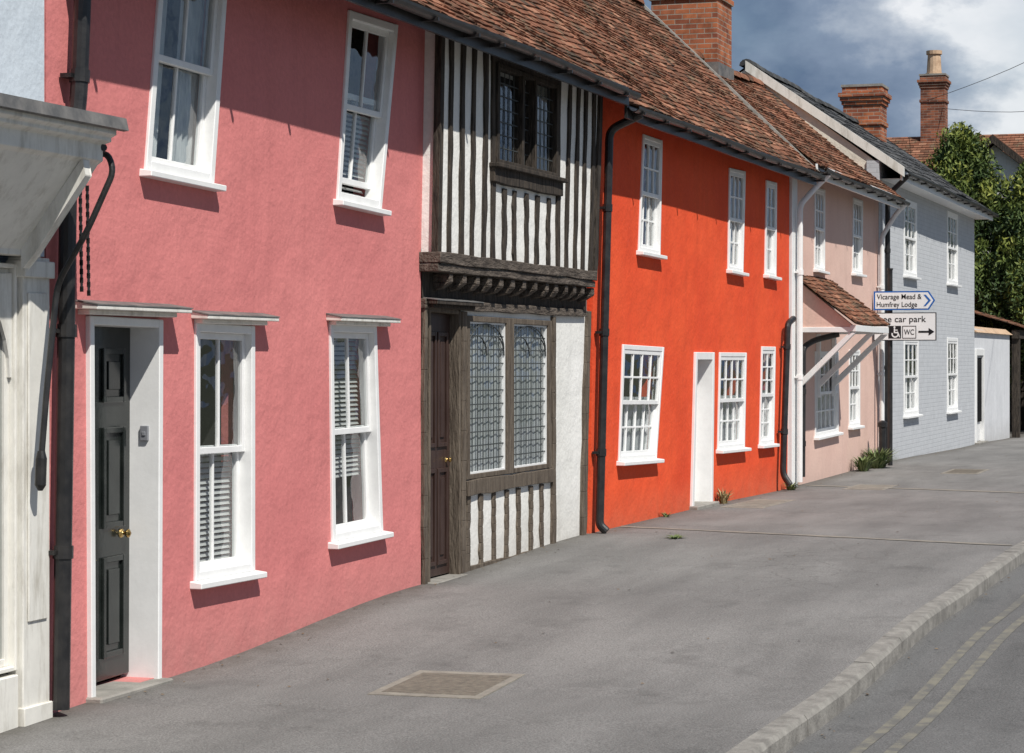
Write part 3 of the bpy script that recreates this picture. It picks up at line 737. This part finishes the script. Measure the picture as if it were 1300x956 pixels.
pb.box(s0,s1,-pr+.0,-pr+.08,2.01,2.095); pb.box(s0,s0+.09,-pr+.08,0,2.0,2.07); pb.box(s1-.09,s1,-pr+.08,0,2.0,2.07)
for s in (s0+.01,s0+1.4,s1-.09):
    pb.hex([(s,-.0,1.30),(s+.08,-.0,1.30),(s+.08,-pr+.1,1.995),(s,-pr+.1,1.995),(s,-.0,1.19),(s+.08,-.0,1.19),(s+.08,-pr+.01,1.995),(s,-pr+.01,1.995)])
    pb.box(s+.003,s+.077,-.06,-.001,1.1,1.99)
pb.obj('porch_bracket','white',pc,bevel=.004)
pb=MB(); pb.quad((s0+.1,-pr+.08,2.05),(s1-.09,-pr+.08,2.05),(s1-.09,0,2.05),(s0+.1,0,2.05)); pb.obj('porch_soffit','white',pc)

# ================================================================== GREY HOUSE
gr=top('house',(44,0,g(44)),'pale grey painted brick house with slate roof and white sashes','house',GRP)
g1=[(40.6,3.08),(42.0,3.08),(42.0,4.40),(40.6,4.40)]
g2=[(45.85,3.10),(47.3,3.10),(47.3,4.50),(45.85,4.50)]
g3=[(40.6,.66),(42.2,.66),(42.2,2.0),(40.6,2.0)]
g4=[(45.85,.62),(47.3,.62),(47.3,2.05),(45.85,2.05)]
w=MB(); facade(w,[(38.1,-.7),(49.9,-.7),(49.9,4.85),(38.1,4.85)],[inset(q,.015) for q in (g1,g2,g3,g4)],0)
w.quad((49.89,.0,-.7),(49.89,.0,4.8),(49.89,2.2,6.4),(49.89,4.6,4.7),(49.89,4.6,-.7)); w.obj('wall','grey_brick',gr)
w=MB(); body(w,38.12,49.86,.03,4.82,2.2,6.42,4.6,4.7); w.obj('gable_wall','cream',gr)
for q in (g1,g2): sash(gr,q,0,3,2,'part',.07,.03,sillp=.09)
for q in (g3,g4): sash(gr,q,0,3,2,'net',.07,.03,sillp=.09)
roof(gr,38.15,50.15,-.38,4.70,2.2,6.50,4.7,4.6,tw=.25,ex=.19,th=.004,mat='slate',seed=31,sag=.01,ridgemat='slate')
bb=MB(); bb.hex([(38.08,-.40,4.74),(38.2,-.40,4.74),(38.2,2.2,6.55),(38.08,2.2,6.55),(38.08,-.40,4.58),(38.2,-.40,4.58),(38.2,2.2,6.38),(38.08,2.2,6.38)]); bb.obj('bargeboard','cream_paint',gr)
gutter(gr,38.2,50.15,-.42,4.67,'black_iron',fascia=False); f=MB(); f.box(38.2,50.1,-.36,-.33,4.53,4.7); f.quad((38.2,-.34,4.56),(50.1,-.34,4.56),(50.1,0,4.56),(38.2,0,4.56)); f.obj('fascia','white',gr)
pipe(gr,[(38.35,-.42,4.6),(38.35,-.1,4.3),(38.35,-.09,0)],.042,'black_iron',(3.4,1.5))

# ================================================================== CHIMNEYS
def chimney(parent,x0,x1,y0,y1,z0,z1,mat,pots=(),potr=.12,poth=.35,bands=3,potm='terracotta'):
    m=MB(); m.box(x0,x1,y0,y1,z0,z1-.36)
    e=.03
    for k in range(bands):
        zz=z1-.36+k*.08; ee=e*(k+1); m.box(x0-ee,x1+ee,y0-ee,y1+ee,zz,zz+.08)
    zz=z1-.36+bands*.08; m.box(x0-.02,x1+.02,y0-.02,y1+.02,zz,z1)
    m.box(x0-.03,x1+.03,y0-.03,y1+.03,z1-.78,z1-.70)
    o=m.obj('chimney',mat,parent)
    f=MB(); f.box(x0-.04,x1+.04,y0-.04,y1+.04,z1-.001,z1+.05); f.obj('mortar_flaunching','stone',o)
    for (px,py) in pots:
        p=MB(); p.tube([(px,py,z1+.04),(px,py,z1+.1),(px,py,z1+.1),(px,py,z1+.04+poth*.85),(px,py,z1+.04+poth*.85),(px,py,z1+.04+poth)],[potr*1.15,potr*1.15,potr,potr*.85,potr*1.05,potr*1.05],14); p.obj('chimney_pot',potm,o)
    return o
chimney(pc,34.0,34.95,1.7,2.7,5.6,7.75,'brick',((34.5,2.0),(34.5,2.45)))
l=MB(); l.box(33.97,34.98,1.67,2.73,5.7,6.02); l.obj('chimney_flashing','lead',pc)
chimney(gr,48.05,48.8,1.65,2.42,5.5,7.2,'brick')

# ================================================================== GARDEN WALL + GATE
gw=top('garden_wall',(53,0,g(53)),'white painted garden wall with a narrow black and white gate','wall')
gq=[(50.15,-.15),(51.55,-.15),(51.55,1.85),(50.15,1.85)]
w=MB(); facade(w,[(49.93,-.7),(56.4,-.7),(56.4,2.2),(49.93,2.28)],[inset(gq,.015)],.02,edge=.25); w.obj('wall','garden_wall',gw)
cp=MB(); cp.prism([(-.05,2.2),(.12,2.33),(.30,2.2)],49.93,56.45); cp.obj('coping','terracotta',gw)
gd=door(gw,gq,.02,.05,.14,'white','white',panels=(),knob=False); gd.name='gate'
b=MB(); b.box(50.36,51.38,.035,.068,.30,1.66); b.obj('gate_panel','matt_black',gw)

# ================================================================== CARPORT
cpt=top('carport',(59,0,g(59)),'dark timber open carport with low tiled roof beside the white wall','carport')
m=MB()
for x in (56.65,59.6,62.4):
    for y in (-.1,3.4): m.box(x-.09,x+.09,y-.09,y+.09,-.3,2.12)
m.box(56.5,62.6,-.2,-.02,2.12,2.32); m.box(56.5,62.6,3.3,3.5,2.12,2.32); m.obj('timber_frame','oak_dark',cpt)
m=MB(); m.quad((56.5,3.6,-.3),(62.6,3.6,-.3),(62.6,3.6,2.3),(56.5,3.6,2.3)); m.quad((62.6,-.1,-.3),(62.6,3.6,-.3),(62.6,3.6,2.3),(62.6,-.1,2.3)); m.quad((56.5,.3,-.3),(56.5,3.6,-.3),(56.5,3.6,2.3),(56.5,.3,2.3)); m.obj('boarding','oak_dark',cpt)
roof(cpt,56.45,62.7,-.3,2.36,1.7,3.0,3.8,2.3,seed=41,tw=.25,ex=.2)

# ================================================================== HOUSE BEHIND with chimney
hb=top('house',(70,3,g(70)),'distant house with red clay tile roof and tall brick chimney','house')
m=MB(); m.box(67,73,-1.2,7.5,-.4,6.2); m.obj('wall','brick_dark',hb)
rr=MB(); rnd=random.Random(5)
Y0,Y1=-1.6,7.9
nr=26
for r in range(nr):
    q0=r/nr; q1=min(1,(r+1.25)/nr); yv=Y0-(r%2)*.12
    while yv<Y1:
        a=max(yv,Y0); b=min(yv+.23,Y1)
        if b>a+.03:
            x0,z0=66.5+3.5*q0,6.1+2.1*q0; x1,z1=66.5+3.5*q1,6.1+2.1*q1
            rr.quad((x0-.01,a,z0+.03),(x0-.01,b,z0+.03),(x1,b,z1),(x1,a,z1)); rr.quad((x0-.01,a,z0+.03),(x0-.01,b,z0+.03),(x0,b,z0-.01),(x0,a,z0-.01))
            cc=min(1,max(0,rnd.gauss(.6,.2))); rr.c+=[cc]*8
        yv+=.24
rr.quad((70,Y0,8.19),(70,Y1,8.19),(73.5,Y1,6.1),(73.5,Y0,6.1)); rr.c+=[.5]*4
rr.quad((67.0,-1.2,6.2),(73,-1.2,6.2),(70,-1.2,8.05)); rr.c+=[.5]*3
rr.obj('roof','tiles',hb)
chimney(hb,69.65,70.35,3.42,4.12,7.6,9.95,'brick_dark',((70.0,3.77),),.22,.72)

wg=top('house',(64,.8,g(64)),'white rendered gabled house with dark bargeboards behind the tree','house')
m=MB(); yc=1.3; 
pf=[(yc-2.2,-.4),(yc-2.2,5.6),(yc,7.35),(yc+2.2,5.6),(yc+2.2,-.4)]
m.prism(pf,64,66.4); m.obj('wall','white_wall',wg)
m=MB(); 
for sgn in (-1,1):
    m.hex([(63.7,yc,7.62),(66.5,yc,7.62),(66.5,yc+sgn*2.6,5.5),(63.7,yc+sgn*2.6,5.5),(63.7,yc,7.45),(66.5,yc,7.45),(66.5,yc+sgn*2.6,5.33),(63.7,yc+sgn*2.6,5.33)])
m.c=[.5]*len(m.v); m.obj('roof','tiles',wg)
m=MB()
for sgn in (-1,1):
    m.hex([(63.64,yc,7.6),(63.69,yc,7.6),(63.69,yc+sgn*2.6,5.48),(63.64,yc+sgn*2.6,5.48),(63.64,yc,7.38),(63.69,yc,7.38),(63.69,yc+sgn*2.6,5.26),(63.64,yc+sgn*2.6,5.26)])
m.obj('bargeboard','oak_dark',wg)

# ================================================================== TREE
def leaves(mb,n,center,rad,rnd,size,cfun):
    for _ in range(n):
        while True:
            v=Vector((rnd.uniform(-1,1),rnd.uniform(-1,1),rnd.uniform(-1,1)))
            if v.length<1: break
        p=Vector(center)+Vector((v.x*rad[0],v.y*rad[1],v.z*rad[2]))
        a=Vector((rnd.gauss(0,1),rnd.gauss(0,1),rnd.gauss(0,1)+.8)).normalized(); b=a.cross(Vector((rnd.gauss(0,1),rnd.gauss(0,1),rnd.gauss(0,1)))).normalized()
        sz=size*rnd.uniform(.6,1.3); a*=sz; b*=sz*.32
        mb.quad(p-a,p-b,p+a,p+b); mb.c+=[cfun(p,v)]*4
def tree(name,base,height,rx,ry,label,clumps,per,seed,size=.085,trunk=.18,conic=.5,zmin=.12):
    rnd=random.Random(seed); e=top(name,base,label,'tree'); bx,by,bz=base
    t=MB(); t.tube([(bx,by,bz-.1),(bx+.03,by,bz+height*.3),(bx-.04,by+.05,bz+height*.6),(bx,by,bz+height*.9)],[trunk,trunk*.8,trunk*.5,trunk*.1],9)
    lm=MB()
    for k in range(clumps):
        z=rnd.uniform(zmin,1)**.9; prof=(1-z)**conic*(.6+.4*min(1,z*4)); an=rnd.uniform(0,6.283); rr=prof*rnd.uniform(.35,1.06)
        c=(bx+rx*rr*math.cos(an),by+ry*rr*math.sin(an),bz+height*z)
        if k%4==0:
            t.tube([(bx,by,bz+height*z*.75),((bx+c[0])/2,(by+c[1])/2,bz+height*z*.85),c],[trunk*.35,trunk*.22,trunk*.06],6)
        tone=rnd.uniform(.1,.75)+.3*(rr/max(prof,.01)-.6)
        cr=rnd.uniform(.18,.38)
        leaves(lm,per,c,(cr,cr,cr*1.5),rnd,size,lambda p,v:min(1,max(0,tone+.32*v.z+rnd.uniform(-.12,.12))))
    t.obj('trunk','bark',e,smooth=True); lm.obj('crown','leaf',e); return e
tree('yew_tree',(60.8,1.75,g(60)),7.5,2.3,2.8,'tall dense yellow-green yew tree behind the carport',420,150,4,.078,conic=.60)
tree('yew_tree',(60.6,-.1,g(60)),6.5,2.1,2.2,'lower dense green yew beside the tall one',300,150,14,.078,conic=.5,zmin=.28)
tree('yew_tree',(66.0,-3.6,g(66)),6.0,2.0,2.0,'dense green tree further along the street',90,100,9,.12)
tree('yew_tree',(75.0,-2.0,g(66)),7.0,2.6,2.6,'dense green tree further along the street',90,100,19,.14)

def tuft(name,x,y,r,h,n,label,seed,mat='weed'):
    rnd=random.Random(seed); m=MB()
    for _ in range(n):
        an=rnd.uniform(0,6.283); d=rnd.uniform(0,r*.5); px,py=x+d*math.cos(an),y+d*math.sin(an)*.5
        hh=h*rnd.uniform(.4,1); lean=rnd.uniform(.2,1)*r; an+=rnd.uniform(-.5,.5)
        q=Vector((math.cos(an),math.sin(an),0)); w=Vector((-q.y,q.x,0))*rnd.uniform(.004,.012)*(1+r*2)
        b=Vector((px,py,g(x)-.01)); mid=b+q*lean*.4+Vector((0,0,hh*.7)); tip=b+q*lean+Vector((0,0,hh))
        m.quad(b-w*.6,b+w*.6,mid+w,mid-w); m.quad(mid-w,mid+w,tip); c=rnd.uniform(0,1); m.c+=[c]*7
    o=m.obj(name,mat); tag(o,label,'plant','weeds growing at the wall foot'); return o
tuft('weed',21.3,-.95,.14,.04,60,'small green weed growing from a pavement joint',1)
tuft('weed',26.75,-.12,.14,.2,50,'dry grass tuft at the foot of the orange wall',2,'dry')
tuft('weed',24.2,-.10,.10,.07,30,'tiny weed at the foot of the orange wall',7)
tuft('weed',30.4,-.15,.16,.12,60,'small weed at the foot of the wall',3)
tuft('shrub',36.6,-.22,.40,.34,220,'low leafy plant at the foot of the peach wall',4)
tuft('shrub',35.6,-.18,.28,.25,140,'low leafy plant at the foot of the peach wall',6)

# ================================================================== SIGNPOST
SX=37.5
sp=top('signpost',(SX,-.28,g(SX)),'black post carrying a white direction sign and a car park sign','road sign')
m=MB(); m.tube([(SX,-.28,g(SX)-.05),(SX,-.28,3.05)],.038,14); m.tube([(SX,-.28,3.05),(SX,-.28,3.08)],.045,14); m.obj('post','black_iron',sp)
def yz(pts,x,mb,th=0.0):
    i=len(mb.v); n=len(pts)
    mb.v+=[(x,y,z) for y,z in pts]; mb.f.append(tuple(range(i,i+n)))
    if th:
        mb.v+=[(x+th,y,z) for y,z in pts]; mb.f.append(tuple(range(i+n,i+2*n)))
        for k in range(n): mb.f.append((i+k,i+(k+1)%n,i+n+(k+1)%n,i+n+k))
def text(body,size,yl,zb,x,mat,parent,width=None,bold=.0):
    cu=bpy.data.curves.new('lettering','FONT'); cu.body=body; cu.size=size; cu.offset=bold
    ob=bpy.data.objects.new('tmp',cu); col.objects.link(ob)
    dg=bpy.context.evaluated_depsgraph_get(); me=bpy.data.meshes.new_from_object(ob.evaluated_get(dg))
    bpy.data.objects.remove(ob)
    xs=[v.co.x for v in me.vertices]; k=1 if not width else width/(max(xs)-min(xs)); x0=min(xs)
    mb=MB(); mb.v=[(x,yl-(v.co.x-x0)*k,zb+v.co.y) for v in me.vertices]; mb.f=[tuple(p.vertices) for p in me.polygons]
    return mb.obj('lettering',mat,parent)
XB=SX-.075
m=MB(); yz([(-.03,2.415),(-.90,2.415),(-1.0,2.565),(-.90,2.715),(-.03,2.715)],XB,m,.02); b1=m.obj('direction_board','sign_blue',sp)
m=MB(); yz([(-.055,2.438),(-.888,2.438),(-.972,2.565),(-.888,2.692),(-.055,2.692)],XB-.003,m); m.obj('board_face','sign_white',b1)
text('Vicarage Mead &',.115,-.08,2.588,XB-.006,'sign_black',b1,.71,.0008)
text('Humfrey Lodge',.115,-.08,2.465,XB-.006,'sign_black',b1,.64,.0008)
m=MB(); yz([(-.82,2.655),(-.855,2.655),(-.935,2.565),(-.855,2.475),(-.82,2.475),(-.895,2.565)],XB-.006,m); m.obj('chevron','sign_blue',b1)
m=MB(); yz([(-.03,1.93),(-1.02,1.93),(-1.02,2.375),(-.03,2.375)],XB,m,.02); b2=m.obj('car_park_board','sign_black',sp)
m=MB(); yz([(-.044,1.944),(-1.006,1.944),(-1.006,2.361),(-.044,2.361)],XB-.003,m); m.obj('board_face','sign_white',b2)
text('Free car park',.14,-.060,2.225,XB-.006,'sign_black',b2,.80,.0008)
m=MB(); yz([(-.265,1.965),(-.465,1.965),(-.465,2.165),(-.265,2.165)],XB-.006,m); m.obj('symbol_panel','sign_black',b2)
m=MB(); cy,cz=-.372,2.035
for k in range(16):
    a0=math.radians(-200+k*15.6); a1=math.radians(-200+(k+1)*15.6)
    yz([(cy-.058*math.cos(a0),cz+.058*math.sin(a0)),(cy-.058*math.cos(a1),cz+.058*math.sin(a1)),(cy-.037*math.cos(a1),cz+.037*math.sin(a1)),(cy-.037*math.cos(a0),cz+.037*math.sin(a0))],XB-.009,m)
yz([(cy+.02,2.125),(cy-.0,2.125),(cy-.0,2.05),(cy+.02,2.05)],XB-.010,m); yz([(cy,2.068),(cy-.05,2.068),(cy-.05,2.048),(cy,2.048)],XB-.0095,m)
yz([(cy-.04,2.05),(cy-.058,2.05),(cy-.08,1.985),(cy-.062,1.985)],XB-.0105,m); yz([(cy-.0,2.105),(cy-.04,2.105),(cy-.04,2.09),(cy,2.09)],XB-.0095,m)
yz([(cy+.010+.016*math.cos(a*math.pi/5),2.144+.016*math.sin(a*math.pi/5)) for a in range(10)],XB-.009,m)
m.obj('wheelchair_symbol','sign_white',b2)
m=MB()
for (a,b) in ((-.485,-.495),(-.695,-.705)): yz([(a,1.965),(b,1.965),(b,2.165),(a,2.165)],XB-.006,m)
for (c,d) in ((1.965,1.975),(2.155,2.165)): yz([(-.495,c),(-.695,c),(-.695,d),(-.495,d)],XB-.006,m)
m.obj('symbol_border','sign_black',b2)
text('WC',.12,-.512,2.025,XB-.006,'sign_black',b2,.160,.001)
m=MB(); yz([(-.74,2.055),(-.90,2.055),(-.90,2.01),(-.99,2.07),(-.90,2.13),(-.90,2.085),(-.74,2.085)],XB-.006,m); m.obj('arrow_symbol','sign_black',b2)
m=MB()
for z in (2.5,2.63,2.02,2.28): m.box(SX-.055,SX+.045,-.335,-.225,z-.015,z+.015)
m.obj('clamp','black_iron',sp)
bo=top('bollard',(36.95,-.25,g(37)),'slim black iron post standing beside the signpost','bollard')
m=MB(); z=g(37); m.tube([(36.95,-.25,z-.05),(36.95,-.25,z+.62),(36.95,-.25,z+.63),(36.95,-.25,z+.70),(36.95,-.25,z+.73)],[.055,.055,.075,.075,.02],14); m.obj('post','black_iron',bo,smooth=False)

for k,(a,b) in enumerate((((69.5,3.9,9.2),(40,-9,11.5)),((69.8,3.6,9.0),(58,-6,9.6)))):
    m=MB(); A,B=Vector(a),Vector(b); m.tube([A.lerp(B,t/16)-Vector((0,0,.9*math.sin(math.pi*t/16))) for t in range(17)],.008,5)
    o=m.obj('overhead_wire','sign_black'); tag(o,'thin black overhead cable running across the street','cable','overhead cables above the street')

# ------------------------------------------------------------------ light and sky
sd=Vector((-.8,-1.05,1.75)).normalized()
L=bpy.data.lights.new('sun','SUN'); L.energy=5; L.angle=math.radians(.5); L.color=(1,.965,.90)
lo=bpy.data.objects.new('sun',L); col.objects.link(lo); lo.rotation_euler=(-sd).to_track_quat('-Z','Y').to_euler(); lo.location=(0,-20,30)
W=bpy.data.worlds.new('World'); scene.world=W; W.use_nodes=True; t=W.node_tree; t.nodes.clear()
out=N(t,'ShaderNodeOutputWorld'); bg=N(t,'ShaderNodeBackground'); bg.inputs[1].default_value=.09
sky=N(t,'ShaderNodeTexSky',sky_type='NISHITA'); sky.sun_disc=False; sky.sun_elevation=math.radians(53); sky.sun_rotation=math.radians(217.3)
t.links.new(sky.outputs[0],bg.inputs[0])
tc=N(t,'ShaderNodeTexCoord'); mp=N(t,'ShaderNodeMapping'); mp.inputs['Scale'].default_value=(1,1,1.8); mp.inputs['Location'].default_value=(.35,.2,.1)
t.links.new(tc.outputs['Generated'],mp.inputs['Vector'])
n1=noise(t,mp.outputs[0],6.0,6,.58); n2=noise(t,mp.outputs[0],11.0,7,.58)
vd=N(t,'ShaderNodeVectorMath',operation='DISTANCE'); t.links.new(tc.outputs['Generated'],vd.inputs[0]); vd.inputs[1].default_value=(.985,.085,.135)
mr=N(t,'ShaderNodeMapRange'); mr.inputs[1].default_value=.03; mr.inputs[2].default_value=.12; mr.inputs[3].default_value=.32; mr.inputs[4].default_value=-.08
t.links.new(vd.outputs['Value'],mr.inputs[0])
s2=math_(t,'ADD',n2,mr.outputs[0])
cc=ramp(t,s2,[(.36,(.12,.18,.29)),(.54,(.24,.31,.43)),(.66,(.50,.56,.65)),(.76,(.93,.95,.98))])
bc=N(t,'ShaderNodeBackground'); bc.inputs[1].default_value=.95; t.links.new(cc,bc.inputs[0])
cf=ramp(t,n1,[(.38,.6),(.55,.97)])
ms=N(t,'ShaderNodeMixShader'); t.links.new(cf,ms.inputs[0]); t.links.new(bg.outputs[0],ms.inputs[1]); t.links.new(bc.outputs[0],ms.inputs[2]); t.links.new(ms.outputs[0],out.inputs[0])
scene.view_settings.view_transform='Standard'; scene.view_settings.look='None'; scene.view_settings.exposure=0

# ------------------------------------------------------------------ camera
c=bpy.data.cameras.new('camera'); c.sensor_width=36; c.lens=83.08; c.shift_y=-.0177; c.clip_end=2000; c.clip_start=.1
co=bpy.data.objects.new('camera',c); col.objects.link(co); co.location=(0,-6.45,1.65)
co.rotation_euler=(math.radians(90),0,math.radians(18.435-90)); scene.camera=co
